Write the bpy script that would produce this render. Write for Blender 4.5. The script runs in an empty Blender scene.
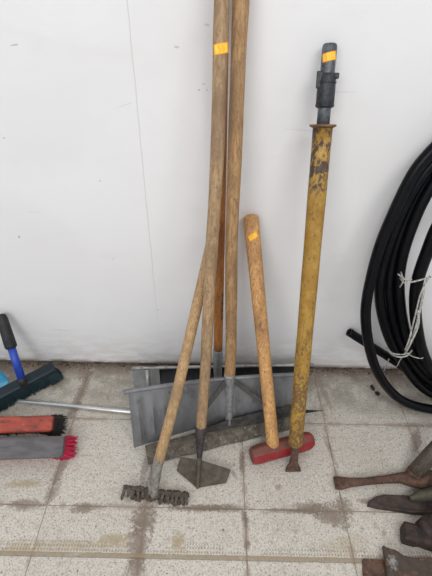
import bpy, bmesh, math, random
from mathutils import Vector, Matrix
random.seed(7)
SC = bpy.context.scene
COL = SC.collection

# ------------------------------------------------------------------ camera
PITCH, ROLL, YAW, FPX, CAMH = 0.6925, 0.0272, 0.0065, 420.0, 1.35
WALLY = 1.122
fwd = Vector((math.sin(YAW)*math.cos(PITCH), math.cos(YAW)*math.cos(PITCH), -math.sin(PITCH)))
r0 = Vector((math.cos(YAW), -math.sin(YAW), 0)); u0 = r0.cross(fwd)
rgt = math.cos(ROLL)*r0 + math.sin(ROLL)*u0
upv = -math.sin(ROLL)*r0 + math.cos(ROLL)*u0
CAM = Vector((0, 0, CAMH))
cd = bpy.data.cameras.new('camera'); cam = bpy.data.objects.new('camera', cd); COL.objects.link(cam)
cd.sensor_fit = 'VERTICAL'; cd.sensor_height = 24.0; cd.lens = 24.0*FPX/576.0; cd.clip_start = 0.02
m = Matrix((rgt, upv, -fwd)).transposed().to_4x4(); m.translation = CAM
cam.matrix_world = m
SC.camera = cam

# ------------------------------------------------------------------ light
w = bpy.data.worlds.new('world'); SC.world = w; w.use_nodes = True
bg = w.node_tree.nodes['Background']; bg.inputs[0].default_value = (0.93, 0.96, 1.0, 1); bg.inputs[1].default_value = 0.55
def area(name, loc, size, power, color, target):
    l = bpy.data.lights.new(name, 'AREA'); l.shape = 'RECTANGLE'; l.size, l.size_y = size; l.energy = power; l.color = color
    o = bpy.data.objects.new(name, l); COL.objects.link(o); o.location = loc
    o.rotation_euler = (Vector(target)-Vector(loc)).to_track_quat('-Z', 'Y').to_euler()
    return o
area('ceiling_tube_light', (0.8, -0.75, 2.75), (1.3, 0.5), 22, (1.0, 0.99, 0.97), (0.5, 0.2, 0))
area('ceiling_panel_light', (-1.2, -2.2, 2.6), (1.6, 1.0), 42, (0.98, 0.985, 1.0), (-0.4, 1.0, 0.5))
SC.view_settings.view_transform = 'Standard'; SC.view_settings.look = 'None'
SC.view_settings.exposure = 0.47; SC.view_settings.gamma = 1.0; SC.view_settings.use_curve_mapping = False

# ------------------------------------------------------------------ survey helpers: where a sighted point stands
def ray(x, y): return fwd + (x-216)/FPX*rgt - (y-288)/FPX*upv
def F(x, y, z=0.0):                       # sighted point at height z
    d = ray(x, y); return CAM + d*((z-CAMH)/d.z)
def W(x, y, Y):                           # sighted point at depth Y
    d = ray(x, y); return CAM + d*(Y/d.y)
def L(x, y, A, B):                        # sighted point on the leaning plane through A, B and the X direction
    n = (B-A).cross(Vector((1, 0, 0))); d = ray(x, y); return CAM + d*((A-CAM).dot(n)/d.dot(n))

# ------------------------------------------------------------------ object helpers
def link(name, bm, mat, parent=None, smooth=False):
    me = bpy.data.meshes.new(name); bmesh.ops.recalc_face_normals(bm, faces=bm.faces[:])
    bm.to_mesh(me); bm.free(); me.materials.append(mat)
    if smooth:
        for p in me.polygons: p.use_smooth = True
    o = bpy.data.objects.new(name, me); COL.objects.link(o)
    if parent is not None:
        o.parent = parent; o.matrix_parent_inverse = Matrix.Translation(-parent.location)
    return o
def thing(name, label, cat, loc, group=None):
    o = bpy.data.objects.new(name, None); COL.objects.link(o); o.location = loc; o.empty_display_size = 0.05
    o['label'] = label; o['category'] = cat
    if group: o['group'] = group
    return o
def tag(o, label, cat, group=None):
    o['label'] = label; o['category'] = cat
    if group: o['group'] = group
    return o
def bevel(o, wd, seg=2, ang=0.6):
    md = o.modifiers.new('bevel', 'BEVEL'); md.width = wd; md.segments = seg; md.limit_method = 'ANGLE'; md.angle_limit = ang
    return o
def smooth_angle(o, deg=40):
    for p in o.data.polygons: p.use_smooth = True
    try: o.data.set_sharp_from_angle(angle=math.radians(deg))
    except Exception: pass
    return o

def catmull(pts, n=6):
    P = [pts[0]*2-pts[1]] + list(pts) + [pts[-1]*2-pts[-2]]; out = []
    for i in range(1, len(P)-2):
        for k in range(n):
            t = k/n; a, b, c, d = P[i-1:i+3]
            out.append(0.5*((2*b)+(c-a)*t+(2*a-5*b+4*c-d)*t*t+(3*b-a-3*c+d)*t**3))
    out.append(P[-2]); return out
def tube(bm, pts, radii, seg=20, caps=True, closed=False, flat=None, upref=None, round_end=(False, False)):
    """swept tube; radii a number or a list; flat=(kx,ky) squashes the section"""
    pts = [Vector(p) for p in pts]; n = len(pts)
    if not hasattr(radii, '__len__'): radii = [radii]*n
    radii = list(radii)
    if round_end[0]:
        d = (pts[0]-pts[1]).normalized(); r = radii[0]
        ex = [(pts[0]+d*r*math.sin(a)*0.5, r*math.cos(a)) for a in (1.45, 1.15, 0.75, 0.35)]
        pts = [e[0] for e in ex]+pts; radii = [e[1] for e in ex]+radii
    if round_end[1]:
        d = (pts[-1]-pts[-2]).normalized(); r = radii[-1]
        ex = [(pts[-1]+d*r*math.sin(a)*0.5, r*math.cos(a)) for a in (0.35, 0.75, 1.15, 1.45)]
        pts = pts+[e[0] for e in ex]; radii = radii+[e[1] for e in ex]
    n = len(pts)
    t0 = (pts[1]-pts[0]).normalized()
    ref = upref or Vector((0, -1, 0))
    if abs(ref.dot(t0)) > 0.95: ref = Vector((0, 0, 1))
    u = (ref - t0*ref.dot(t0)).normalized(); rings = []
    kx, ky = flat or (1, 1)
    for i in range(n):
        a = pts[(i-1) % n] if (closed or i > 0) else pts[0]
        b = pts[(i+1) % n] if (closed or i < n-1) else pts[-1]
        t = (b-a).normalized(); u = (u-t*u.dot(t)).normalized(); v = t.cross(u)
        rings.append([bm.verts.new(pts[i]+(u*math.cos(k*2*math.pi/seg)*ky+v*math.sin(k*2*math.pi/seg)*kx)*radii[i]) for k in range(seg)])
    for i in range(n if closed else n-1):
        A, B = rings[i], rings[(i+1) % n]
        for k in range(seg): bm.faces.new((A[k], A[(k+1) % seg], B[(k+1) % seg], B[k]))
    if caps and not closed:
        bm.faces.new(rings[0][::-1]); bm.faces.new(rings[-1])
    return rings
def obox(bm, c, ax, ay, az, sx, sy, sz):
    """box at c with half sizes sx, sy, sz along unit axes"""
    V = {}
    for i in (-1, 1):
        for j in (-1, 1):
            for k in (-1, 1): V[i, j, k] = bm.verts.new(c+ax*sx*i+ay*sy*j+az*sz*k)
    for f in (((-1,-1,-1),(-1,-1,1),(-1,1,1),(-1,1,-1)), ((1,-1,-1),(1,1,-1),(1,1,1),(1,-1,1)),
              ((-1,-1,-1),(1,-1,-1),(1,-1,1),(-1,-1,1)), ((-1,1,-1),(-1,1,1),(1,1,1),(1,1,-1)),
              ((-1,-1,-1),(-1,1,-1),(1,1,-1),(1,-1,-1)), ((-1,-1,1),(1,-1,1),(1,1,1),(-1,1,1))):
        bm.faces.new([V[q] for q in f])
def slab(bm, front, off):
    """closed plate from a polygon and an offset vector (or a list of offsets)"""
    n = len(front); offs = off if isinstance(off, (list, tuple)) else [off]*n
    a = [bm.verts.new(p) for p in front]; b = [bm.verts.new(p+o) for p, o in zip(front, offs)]
    bm.faces.new(a); bm.faces.new(b[::-1])
    for i in range(n): bm.faces.new((a[i], b[i], b[(i+1) % n], a[(i+1) % n]))
def sheet(bm, rows, th, nrm=None):
    """thick sheet over a grid of points"""
    R, C = len(rows), len(rows[0])
    def nr(i, j):
        a = rows[min(i+1, R-1)][j]-rows[max(i-1, 0)][j]; b = rows[i][min(j+1, C-1)]-rows[i][max(j-1, 0)]
        return a.cross(b).normalized()
    A = [[bm.verts.new(rows[i][j]) for j in range(C)] for i in range(R)]
    B = [[bm.verts.new(rows[i][j]+nr(i, j)*th) for j in range(C)] for i in range(R)]
    for i in range(R-1):
        for j in range(C-1):
            bm.faces.new((A[i][j], A[i][j+1], A[i+1][j+1], A[i+1][j])); bm.faces.new((B[i][j], B[i+1][j], B[i+1][j+1], B[i][j+1]))
    for j in range(C-1):
        bm.faces.new((A[0][j], B[0][j], B[0][j+1], A[0][j+1])); bm.faces.new((A[-1][j], A[-1][j+1], B[-1][j+1], B[-1][j]))
    for i in range(R-1):
        bm.faces.new((A[i][0], A[i+1][0], B[i+1][0], B[i][0])); bm.faces.new((A[i][-1], B[i][-1], B[i+1][-1], A[i+1][-1]))
def lerp(a, b, t): return a+(b-a)*t

# ------------------------------------------------------------------ materials
class NT:
    def __init__(s, name):
        s.m = bpy.data.materials.new(name); s.m.use_nodes = True; s.t = s.m.node_tree; s.N = s.t.nodes; s.b = s.N['Principled BSDF']
        tc = s.N.new('ShaderNodeNewGeometry'); s.pos = tc.outputs['Position']
    def lk(s, a, b):
        if isinstance(a, (int, float)): b.default_value = a
        elif isinstance(a, tuple): b.default_value = a if len(a) != 3 or b.type == 'VECTOR' else (*a, 1)
        else: s.t.links.new(a, b)
    def math(s, op, a, b=0.0, c=0.0, clamp=False):
        n = s.N.new('ShaderNodeMath'); n.operation = op; n.use_clamp = clamp
        s.lk(a, n.inputs[0]); s.lk(b, n.inputs[1]); s.lk(c, n.inputs[2]); return n.outputs[0]
    def mapv(s, v, loc=(0,0,0), rot=(0,0,0), scl=(1,1,1), typ='POINT'):
        n = s.N.new('ShaderNodeMapping'); n.vector_type = typ; s.lk(v, n.inputs[0]); n.inputs[1].default_value = loc; n.inputs[2].default_value = rot; n.inputs[3].default_value = scl
        return n.outputs[0]
    def noise(s, v, scale, detail=3, rough=0.55, dist=0.0, out=0):
        n = s.N.new('ShaderNodeTexNoise'); s.lk(v, n.inputs['Vector']); n.inputs['Scale'].default_value = scale
        n.inputs['Detail'].default_value = detail; n.inputs['Roughness'].default_value = rough; n.inputs['Distortion'].default_value = dist
        return n.outputs[out]
    def vor(s, v, scale, out=0):
        n = s.N.new('ShaderNodeTexVoronoi'); s.lk(v, n.inputs['Vector']); n.inputs['Scale'].default_value = scale; return n.outputs[out]
    def step(s, v, a, b):                     # smooth ramp 0..1 between a and b
        n = s.N.new('ShaderNodeMapRange'); n.interpolation_type = 'SMOOTHSTEP'; s.lk(v, n.inputs[0])
        if a <= b: n.inputs[1].default_value, n.inputs[2].default_value, n.inputs[3].default_value, n.inputs[4].default_value = a, b, 0, 1
        else: n.inputs[1].default_value, n.inputs[2].default_value, n.inputs[3].default_value, n.inputs[4].default_value = b, a, 1, 0
        return n.outputs[0]
    def mix(s, f, a, b):
        n = s.N.new('ShaderNodeMix'); n.data_type = 'RGBA'; s.lk(f, n.inputs[0]); s.lk(a, n.inputs[6]); s.lk(b, n.inputs[7]); return n.outputs[2]
    def bump(s, h, strength=0.3, dist=0.002):
        n = s.N.new('ShaderNodeBump'); s.lk(h, n.inputs['Height']); n.inputs['Strength'].default_value = strength; n.inputs['Distance'].default_value = dist
        s.t.links.new(n.outputs[0], s.b.inputs['Normal'])
    def done(s, col, rough=0.6, metal=0.0, spec=None):
        s.lk(col, s.b.inputs['Base Color']); s.lk(rough, s.b.inputs['Roughness']); s.lk(metal, s.b.inputs['Metallic'])
        if spec is not None: s.lk(spec, s.b.inputs['Specular IOR Level'])
        return s.m
def mottled(name, c1, c2, scl=(1,1,1), scale=40, rough=0.6, metal=0.0, spots=None, bump=0.2, detail=4, lo=0.35, hi=0.65):
    """two-tone noise, plus spots = [(colour, scale, lo, hi, (sx,sy,sz))]"""
    n = NT(name); v = n.mapv(n.pos, scl=scl)
    a = n.noise(v, scale, detail); col = n.mix(n.step(a, lo, hi), c1, c2)
    for i, (c, sc_, l, h, ss) in enumerate(spots or []):
        vv = n.mapv(n.pos, loc=(3.1*i+1, 1.7*i, 0.3), scl=ss); col = n.mix(n.step(n.noise(vv, sc_, 5, 0.6), l, h), col, c)
    n.bump(a, bump, 0.001); return n.done(col, rough, metal)
def wood(name, c1, c2, c3, grime=(0.12, 0.08, 0.05), gl=0.6, gh=0.75):
    n = NT(name); v = n.mapv(n.pos, scl=(1, 1, 0.07))
    c1 = tuple(x*k for x, k in zip(c1, (.80, .74, .64))); c2 = tuple(x*k for x, k in zip(c2, (.98, .93, .82))); c3 = tuple(x*k for x, k in zip(c3, (.8, .76, .68)))
    a = n.noise(v, 160, 5, 0.6, 0.4); b = n.noise(n.mapv(n.pos, scl=(1, 1, 0.25)), 22, 3)
    col = n.mix(n.step(a, 0.33, 0.68), c1, c2); col = n.mix(n.step(b, 0.45, 0.75), col, c3)
    g = n.noise(n.mapv(n.pos, loc=(5, 2, 1), scl=(1, 1, 0.35)), 38, 5, 0.65); col = n.mix(n.step(g, gl, gh), col, grime)
    sp = n.noise(n.mapv(n.pos, loc=(2, 7, 1), scl=(1, 1, 0.5)), 190, 2); col = n.mix(n.math('MULTIPLY', n.step(sp, 0.56, 0.66), 0.6), col, grime)
    n.bump(a, 0.35, 0.001); return n.done(col, 0.62)

WOOD_HOE = wood('weathered_ash_wood', (0.33, 0.22, 0.13), (0.44, 0.31, 0.19), (0.27, 0.18, 0.11), (0.17, 0.12, 0.08))
WOOD_RAKE = wood('pale_dry_wood', (0.42, 0.27, 0.14), (0.52, 0.36, 0.20), (0.34, 0.23, 0.13), (0.20, 0.14, 0.09))
WOOD_SHOVEL = wood('brown_handle_wood', (0.34, 0.20, 0.10), (0.45, 0.29, 0.15), (0.28, 0.17, 0.09), (0.16, 0.10, 0.06))
WOOD_ORANGE = wood('varnished_orange_wood', (0.40, 0.15, 0.035), (0.48, 0.21, 0.06), (0.34, 0.13, 0.03), (0.13, 0.06, 0.02))
WOOD_SLEDGE = wood('honey_hickory_wood', (0.60, 0.32, 0.12), (0.70, 0.43, 0.20), (0.50, 0.27, 0.12), (0.17, 0.09, 0.05), 0.58, 0.72)
WOOD_GREY = wood('grey_weathered_wood', (0.085, 0.072, 0.062), (0.145, 0.122, 0.104), (0.06, 0.05, 0.043), (0.05, 0.04, 0.035))
WOOD_GREEN = wood('greenish_old_wood', (0.05, 0.048, 0.033), (0.085, 0.078, 0.052), (0.035, 0.032, 0.026), (0.06, 0.05, 0.04))
ALU = mottled('dull_aluminium_sheet', (0.17, 0.175, 0.185), (0.225, 0.23, 0.24), (1, 1, 0.3), 26, 0.55, 0.35,
              [((0.30, 0.305, 0.31), 90, 0.60, 0.72, (1, 1, 0.12)), ((0.10, 0.097, 0.093), 14, 0.55, 0.75, (1, 1, .5)), ((0.09, 0.085, 0.08), 90, 0.62, 0.72, (1, 1, 0.15))], 0.1)
STRIP = mottled('soil_caked_steel_strip', (0.16, 0.135, 0.105), (0.085, 0.075, 0.062), (1, 1, 1), 45, 0.85, 0.15,
                [((0.30, 0.27, 0.22), 120, 0.55, 0.7, (1, 1, 1)), ((0.08, 0.07, 0.06), 30, 0.62, 0.72, (1, 1, 1))], 0.6)
GALV = mottled('galvanised_socket_steel', (0.24, 0.245, 0.25), (0.33, 0.34, 0.345), (1, 1, 1), 60, 0.5, 0.5,
               [((0.28, 0.2, 0.14), 40, 0.62, 0.75, (1, 1, 1))], 0.2)
RIMM = mottled('bright_worn_rim_metal', (0.32, 0.32, 0.31), (0.45, 0.45, 0.44), (1, 1, 1), 30, 0.4, 0.5,
               [((0.16, 0.15, 0.14), 18, 0.52, 0.66, (1, 1, 1))], 0.2)
DARKSTEEL = mottled('shade_dark_steel', (0.016, 0.017, 0.019), (0.035, 0.037, 0.04), (1, 1, 1), 30, 0.55, 0.4, None, 0.2)
BRACE = mottled('dull_brace_steel', (0.055, 0.052, 0.05), (0.09, 0.085, 0.08), (1, 1, 1), 60, 0.6, 0.3)
SHADEBAND = mottled('painted_shade_dark', (0.035, 0.034, 0.033), (0.075, 0.07, 0.065), (1, 1, 1), 40, 0.75, 0.1, [((0.11, 0.08, 0.065), 60, 0.6, 0.7, (1, 1, 1))], 0.3)  # colour of the added sheet that carries the blade's lower shade
GREYEND = mottled('grey_scuffed_sheet', (0.14, 0.145, 0.14), (0.20, 0.205, 0.20), (1, 1, 1), 30, 0.6, 0.3, None, 0.2)
IRON = mottled('black_ferrule_iron', (0.04, 0.035, 0.04), (0.09, 0.075, 0.07), (1, 1, 1), 120, 0.6, 0.5, None, 0.4)
HOEBL = mottled('soil_dulled_blade_steel', (0.075, 0.063, 0.047), (0.125, 0.105, 0.078), (1, 1, 1), 50, 0.8, 0.25,
                [((0.09, 0.08, 0.065), 60, 0.55, 0.68, (1, 1, 1))], 0.4)
SOCK = mottled('grey_dusty_socket', (0.27, 0.25, 0.22), (0.16, 0.145, 0.125), (1, 1, 1), 80, 0.9, 0.1,
               [((0.09, 0.08, 0.07), 110, 0.58, 0.66, (1, 1, 1))], 0.6)
SOIL = mottled('dry_caked_soil', (0.05, 0.036, 0.027), (0.125, 0.093, 0.07), (1, 1, 1), 170, 0.95, 0.0,
               [((0.045, 0.035, 0.03), 240, 0.55, 0.62, (1, 1, 1))], 1.0)
TINE = mottled('dark_tine_steel', (0.07, 0.06, 0.05), (0.15, 0.125, 0.10), (1, 1, 1), 150, 0.8, 0.3, None, 0.5)
REDP = mottled('red_worn_paint', (0.22, 0.012, 0.016), (0.30, 0.017, 0.019), (1, 1, 1), 40, 0.5, 0.0,
               [((0.13, 0.06, 0.045), 30, 0.56, 0.66, (1, 1, 1)), ((0.09, 0.045, 0.03), 90, 0.62, 0.7, (1, 1, 1))], 0.3)
SLTOP = mottled('scraped_hammer_top', (0.20, 0.055, 0.04), (0.115, 0.06, 0.045), (1, 1, 1), 50, 0.7, 0.0,
               [((0.33, 0.03, 0.03), 40, 0.56, 0.64, (1, 1, 1)), ((0.22, 0.17, 0.13), 120, 0.6, 0.72, (1, 1, 1))], 0.3)
RUST = mottled('brown_rusted_iron', (0.085, 0.045, 0.032), (0.14, 0.078, 0.052), (1, 1, 1), 60, 0.8, 0.2,
               [((0.055, 0.034, 0.026), 45, 0.52, 0.66, (1, 1, 1)), ((0.26, 0.16, 0.10), 120, 0.6, 0.72, (1, 1, 1))], 0.6)
RUSTDK = mottled('dark_rusted_iron', (0.035, 0.024, 0.021), (0.065, 0.042, 0.033), (1, 1, 1), 60, 0.7, 0.3,
                 [((0.03, 0.024, 0.022), 40, 0.5, 0.66, (1, 1, 1)), ((0.16, 0.09, 0.06), 90, 0.62, 0.75, (1, 1, 1))], 0.5)
def grey_patch(mat):
    nt = mat.node_tree; b_ = nt.nodes['Principled BSDF']; src = b_.inputs['Base Color'].links[0].from_socket
    g_ = nt.nodes.new('ShaderNodeNewGeometry'); P = F(392.5, 563, 0.028)
    mp = nt.nodes.new('ShaderNodeMapping'); mp.vector_type = 'TEXTURE'; mp.inputs[1].default_value = P; mp.inputs[3].default_value = (0.016, 0.020, 1)
    nt.links.new(g_.outputs['Position'], mp.inputs[0]); ln = nt.nodes.new('ShaderNodeVectorMath'); ln.operation = 'LENGTH'; nt.links.new(mp.outputs[0], ln.inputs[0])
    nz = nt.nodes.new('ShaderNodeTexNoise'); nz.inputs['Scale'].default_value = 140; nz.inputs['Detail'].default_value = 5; nt.links.new(g_.outputs['Position'], nz.inputs['Vector'])
    ad = nt.nodes.new('ShaderNodeMath'); ad.operation = 'MULTIPLY_ADD'; nt.links.new(nz.outputs[0], ad.inputs[0]); ad.inputs[1].default_value = 2.4; nt.links.new(ln.outputs['Value'], ad.inputs[2])
    mr = nt.nodes.new('ShaderNodeMapRange'); nt.links.new(ad.outputs[0], mr.inputs[0]); mr.inputs[1].default_value = 1.55; mr.inputs[2].default_value = 2.05; mr.inputs[3].default_value = 1; mr.inputs[4].default_value = 0
    mx = nt.nodes.new('ShaderNodeMix'); mx.data_type = 'RGBA'; nt.links.new(mr.outputs[0], mx.inputs[0]); nt.links.new(src, mx.inputs[6]); mx.inputs[7].default_value = (0.27, 0.27, 0.27, 1)
    nt.links.new(mx.outputs[2], b_.inputs['Base Color'])
RUSTAX = mottled('patchy_axe_iron', (0.085, 0.06, 0.045), (0.06, 0.046, 0.036), (1, 1, 1), 50, 0.75, 0.3,
                 [((0.20, 0.10, 0.055), 30, 0.52, 0.66, (1, 1, 1)), ((0.24, 0.24, 0.235), 36, 0.62, 0.7, (1, 1, 1))], 0.6)
grey_patch(RUSTAX)
n = NT('yellow_chipped_paint')
a = n.noise(n.mapv(n.pos, scl=(1, 1, 0.6)), 130, 6, 0.75); c = n.mix(n.step(n.noise(n.pos, 30, 3), 0.35, 0.65), (0.33, 0.175, 0.022), (0.41, 0.245, 0.045))
st = n.noise(n.mapv(n.pos, scl=(1, 1, 0.12)), 200, 3); c = n.mix(n.math('MULTIPLY', n.step(st, 0.55, 0.7), 0.35), c, (0.26, 0.15, 0.05))
sep = n.N.new('ShaderNodeSeparateXYZ'); n.lk(n.pos, sep.inputs[0]); zz = sep.outputs[2]
low = n.math('ADD', n.math('MULTIPLY', n.step(zz, 0.6, 0.05), 0.11), n.math('MULTIPLY', n.math('SUBTRACT', n.noise(n.pos, 14, 2), 0.5), 0.22))
chip = n.step(n.math('ADD', a, low), 0.545, 0.60); c = n.mix(n.math('MULTIPLY', chip, 0.8), c, (0.10, 0.055, 0.03))
pt = n.math('MULTIPLY', n.step(zz, 0.86, 0.88), n.step(zz, 1.02, 1.0)); c = n.mix(n.math('MULTIPLY', pt, n.step(n.noise(n.mapv(n.pos, loc=(1, 0, 0), scl=(1, 1, .5)), 60, 5, .7), 0.48, 0.53)), c, (0.07, 0.045, 0.035))
n.bump(n.math('SUBTRACT', 1.0, chip), 0.5, 0.001)
YEL = n.done(c, 0.5)
PIPEG = mottled('grey_blue_scuffed_pipe', (0.07, 0.078, 0.09), (0.15, 0.165, 0.18), (1, 1, 0.4), 110, 0.5, 0.4,
                [((0.06, 0.062, 0.07), 60, 0.56, 0.66, (1, 1, 1))], 0.3)
RUBBER = mottled('black_tape_rubber', (0.010, 0.012, 0.015), (0.03, 0.034, 0.04), (1, 1, 1), 120, 0.5, 0.0,
                 [((0.10, 0.11, 0.12), 60, 0.6, 0.72, (1, 1, 1))], 0.5)
HOSE = mottled('black_poly_pipe', (0.0018, 0.002, 0.0032), (0.0035, 0.004, 0.006), (1, 1, 1), 40, 0.34, 0.0,
               [((0.03, 0.032, 0.036), 130, 0.66, 0.76, (1, 1, 1))], 0.05)
HOSE.node_tree.nodes['Principled BSDF'].inputs['Specular IOR Level'].default_value = 0.16
HOSEIN = mottled('black_pipe_bore', (0.003, 0.003, 0.003), (0.005, 0.005, 0.005), (1, 1, 1), 40, 0.7)
TWINE = mottled('white_frayed_twine', (0.26, 0.25, 0.23), (0.52, 0.51, 0.48), (1, 1, 1), 130, 0.9)
BLUE = mottled('blue_handle_plastic', (0.015, 0.05, 0.36), (0.02, 0.065, 0.42), (1, 1, 1), 40, 0.4)
BLACKP = mottled('black_grip_plastic', (0.010, 0.010, 0.012), (0.02, 0.02, 0.022), (1, 1, 1), 60, 0.6)
TEALB = mottled('dark_teal_bristle', (0.005, 0.022, 0.030), (0.010, 0.038, 0.042), (1, 1, 1), 90, 0.6)
TEALK = mottled('dark_navy_block', (0.004, 0.014, 0.024), (0.006, 0.020, 0.030), (1, 1, 1), 50, 0.5)
CYAN = mottled('light_blue_plastic', (0.02, 0.24, 0.42), (0.03, 0.28, 0.46), (1, 1, 1), 30, 0.4)
ORANGEP = mottled('orange_red_worn_paint', (0.40, 0.07, 0.042), (0.29, 0.048, 0.032), (0.4, 1, 1), 40, 0.6, 0.0,
                  [((0.12, 0.04, 0.03), 90, 0.54, 0.64, (0.35, 1, 1)), ((0.55, 0.24, 0.15), 50, 0.62, 0.74, (0.5, 1, 1))], 0.3)
GREYW = mottled('grey_broom_block', (0.095, 0.088, 0.092), (0.135, 0.127, 0.132), (0.3, 1, 1), 60, 0.75, 0.0, None, 0.3)
REDB = mottled('crimson_bristle', (0.42, 0.012, 0.05), (0.50, 0.02, 0.07), (1, 1, 1), 90, 0.5)
BLKB = mottled('black_bristle', (0.012, 0.010, 0.010), (0.03, 0.026, 0.025), (1, 1, 1), 90, 0.7)
SILVER = mottled('silver_aluminium_tube', (0.60, 0.61, 0.63), (0.70, 0.71, 0.73), (1, 1, 1), 20, 0.3, 0.75, None, 0.05)
TAG = mottled('fluorescent_orange_sticker', (1.0, 0.44, 0.012), (1.0, 0.40, 0.01), (1, 1, 1), 60, 0.6, 0.0, None, 0.0)
TAGP = mottled('pale_yellow_sticker_face', (1.0, 0.66, 0.09), (1.0, 0.58, 0.06), (1, 1, 1), 90, 0.6, 0.0, None, 0.0)
INK = mottled('black_stamped_ink', (0.03, 0.018, 0.01), (0.05, 0.03, 0.02), (1, 1, 1), 90, 0.7)
BITS = mottled('black_grit', (0.015, 0.013, 0.012), (0.03, 0.025, 0.022), (1, 1, 1), 90, 0.8)

# ------------------------------------------------------------------ the wall
n = NT('painted_white_wall')
sep = n.N.new('ShaderNodeSeparateXYZ'); n.lk(n.pos, sep.inputs[0]); X, Yc, Zc = sep.outputs
c = n.mix(n.step(n.noise(n.pos, 3.0, 3), 0.35, 0.65), (0.755, 0.75, 0.755), (0.79, 0.787, 0.795))
sm = n.noise(n.mapv(n.pos, scl=(1, 1, 2.5)), 5, 4, 0.6)
c = n.mix(n.math('MULTIPLY', n.step(sm, 0.55, 0.8), 0.18), c, (0.62, 0.60, 0.57))
gr = n.noise(n.mapv(n.pos, scl=(1, 1, 3)), 14, 5, 0.65)                     # scuffed splash of dirt low on the wall
c = n.mix(n.math('MULTIPLY', n.math('MULTIPLY', n.step(Zc, 0.26, 0.0), n.step(gr, 0.35, 0.62)), 0.42), c, (0.52, 0.47, 0.42))
c = n.mix(n.math('MULTIPLY', n.step(Zc, 0.035, 0.008), n.step(gr, 0.3, 0.5)), c, (0.25, 0.20, 0.16))
# hairline panel seam
sx = n.math('ADD', W(136, 92, WALLY).x, n.math('MULTIPLY', n.math('SUBTRACT', n.noise(n.pos, 9, 2), 0.5), 0.008))
sm2 = n.math('ABSOLUTE', n.math('SUBTRACT', X, sx))
c = n.mix(n.math('MULTIPLY', n.step(sm2, 0.0019, 0.0006), n.math('MULTIPLY', n.step(Zc, 0.06, 0.6), 0.42)), c, (0.42, 0.40, 0.37))
def mark(c, px, py, rx, rz, ang, col, k, sc_=90):
    P = W(px, py, WALLY); v = n.mapv(n.pos, loc=(P.x, 0, P.z), rot=(0, ang, 0), scl=(rx, 1e3, rz), typ='TEXTURE')
    q = n.N.new('ShaderNodeVectorMath'); q.operation = 'LENGTH'; n.lk(v, q.inputs[0])
    d = n.math('ADD', q.outputs['Value'], n.math('MULTIPLY', n.math('SUBTRACT', n.noise(n.pos, sc_, 3), 0.5), 1.6))
    return n.mix(n.math('MULTIPLY', n.step(d, 1.0, 0.6), k), c, col)
for px, py, rx, rz, ang, k in [(14, 45, .012, .0022, -.15, .5), (177, 47, .007, .003, 0, .4), (207, 25, .008, .003, .2, .3), (204, 84, .006, .002, 0, .35), (207, 90, .004, .002, 0, .5),
                               (199, 90, .003, .002, 0, .6), (4, 138, .002, .004, 0, .7), (19, 237, .004, .006, .6, .55), (100, 181, .003, .003, 0, .5), (113, 259, .004, .002, 0, .5),
                               (125, 105, .03, .002, -.3, .15), (300, 130, .05, .003, .05, .12), (35, 212, .03, .002, 0, .15), (345, 92, .03, .002, 0, .15), (158, 310, .005, .003, 0, .4), (60, 330, .05, .004, .1, .2)]:
    c = mark(c, px, py, rx, rz, ang, (0.28, 0.24, 0.22), k)
n.bump(n.noise(n.pos, 14, 4), 0.25, 0.004)
WALLM = n.done(c, 0.6, 0.0, 0.3)
bm = bmesh.new(); obox(bm, Vector((0, WALLY+0.05, 1.362)), Vector((1,0,0)), Vector((0,1,0)), Vector((0,0,1)), 2.6, 0.05, 1.35)
o = link('wall_back', bm, WALLM); o['kind'] = 'structure'
bm = bmesh.new(); obox(bm, Vector((0, WALLY+0.0515, 0.001)), Vector((1,0,0)), Vector((0,1,0)), Vector((0,0,1)), 2.59, 0.05, 0.0112)
o = link('trim_1', bm, mottled('dirty_wall_joint', (0.07, 0.05, 0.038), (0.17, 0.13, 0.10), scale=30, rough=0.95, spots=[((0.30, 0.25, 0.19), 25, 0.55, 0.65, (1, 1, 1))])); o['kind'] = 'structure'

# ------------------------------------------------------------------ the floor
n = NT('dirty_white_vinyl_tile')
T = 0.3048; TX, TY = 0.1115, 0.5621
sep = n.N.new('ShaderNodeSeparateXYZ'); n.lk(n.pos, sep.inputs[0]); X, Yc, Zc = sep.outputs
wob = n.math('MULTIPLY', n.math('SUBTRACT', n.noise(n.pos, 30, 3), 0.5), 0.003)
def griddist(v, off):
    q = n.math('DIVIDE', n.math('SUBTRACT', n.math('ADD', v, wob), off), T)
    return n.math('MULTIPLY', n.math('ABSOLUTE', n.math('SUBTRACT', q, n.math('ROUND', q))), T), n.math('FLOOR', q)
dx, ix = griddist(X, TX); dy, iy = griddist(Yc, TY)
cb = n.N.new('ShaderNodeCombineXYZ'); n.lk(ix, cb.inputs[0]); n.lk(iy, cb.inputs[1])
wn = n.N.new('ShaderNodeTexWhiteNoise'); n.lk(cb.outputs[0], wn.inputs['Vector'])
c = n.mix(n.math('MULTIPLY', wn.outputs['Value'], 0.8), (0.60, 0.56, 0.50), (0.53, 0.495, 0.445))
big = n.noise(n.pos, 6, 5, 0.6)
c = n.mix(n.math('MULTIPLY', n.step(big, 0.45, 0.75), 0.45), c, (0.42, 0.38, 0.32))
mid = n.noise(n.mapv(n.pos, loc=(4, 2, 0)), 45, 5, 0.65)
c = n.mix(n.math('MULTIPLY', n.step(mid, 0.48, 0.70), 0.6), c, (0.36, 0.33, 0.28))
sp = n.noise(n.mapv(n.pos, scl=(1.3, 0.9, 1)), 190, 4, 0.65, 0.6)
c = n.mix(n.math('MULTIPLY', n.step(sp, 0.52, 0.61), 0.66), c, (0.215, 0.19, 0.16))
sp2 = n.noise(n.mapv(n.pos, loc=(9, 3, 0)), 130, 2)
c = n.mix(n.math('MULTIPLY', n.step(sp2, 0.64, 0.69), 0.8), c, (0.11, 0.095, 0.08))
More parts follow.
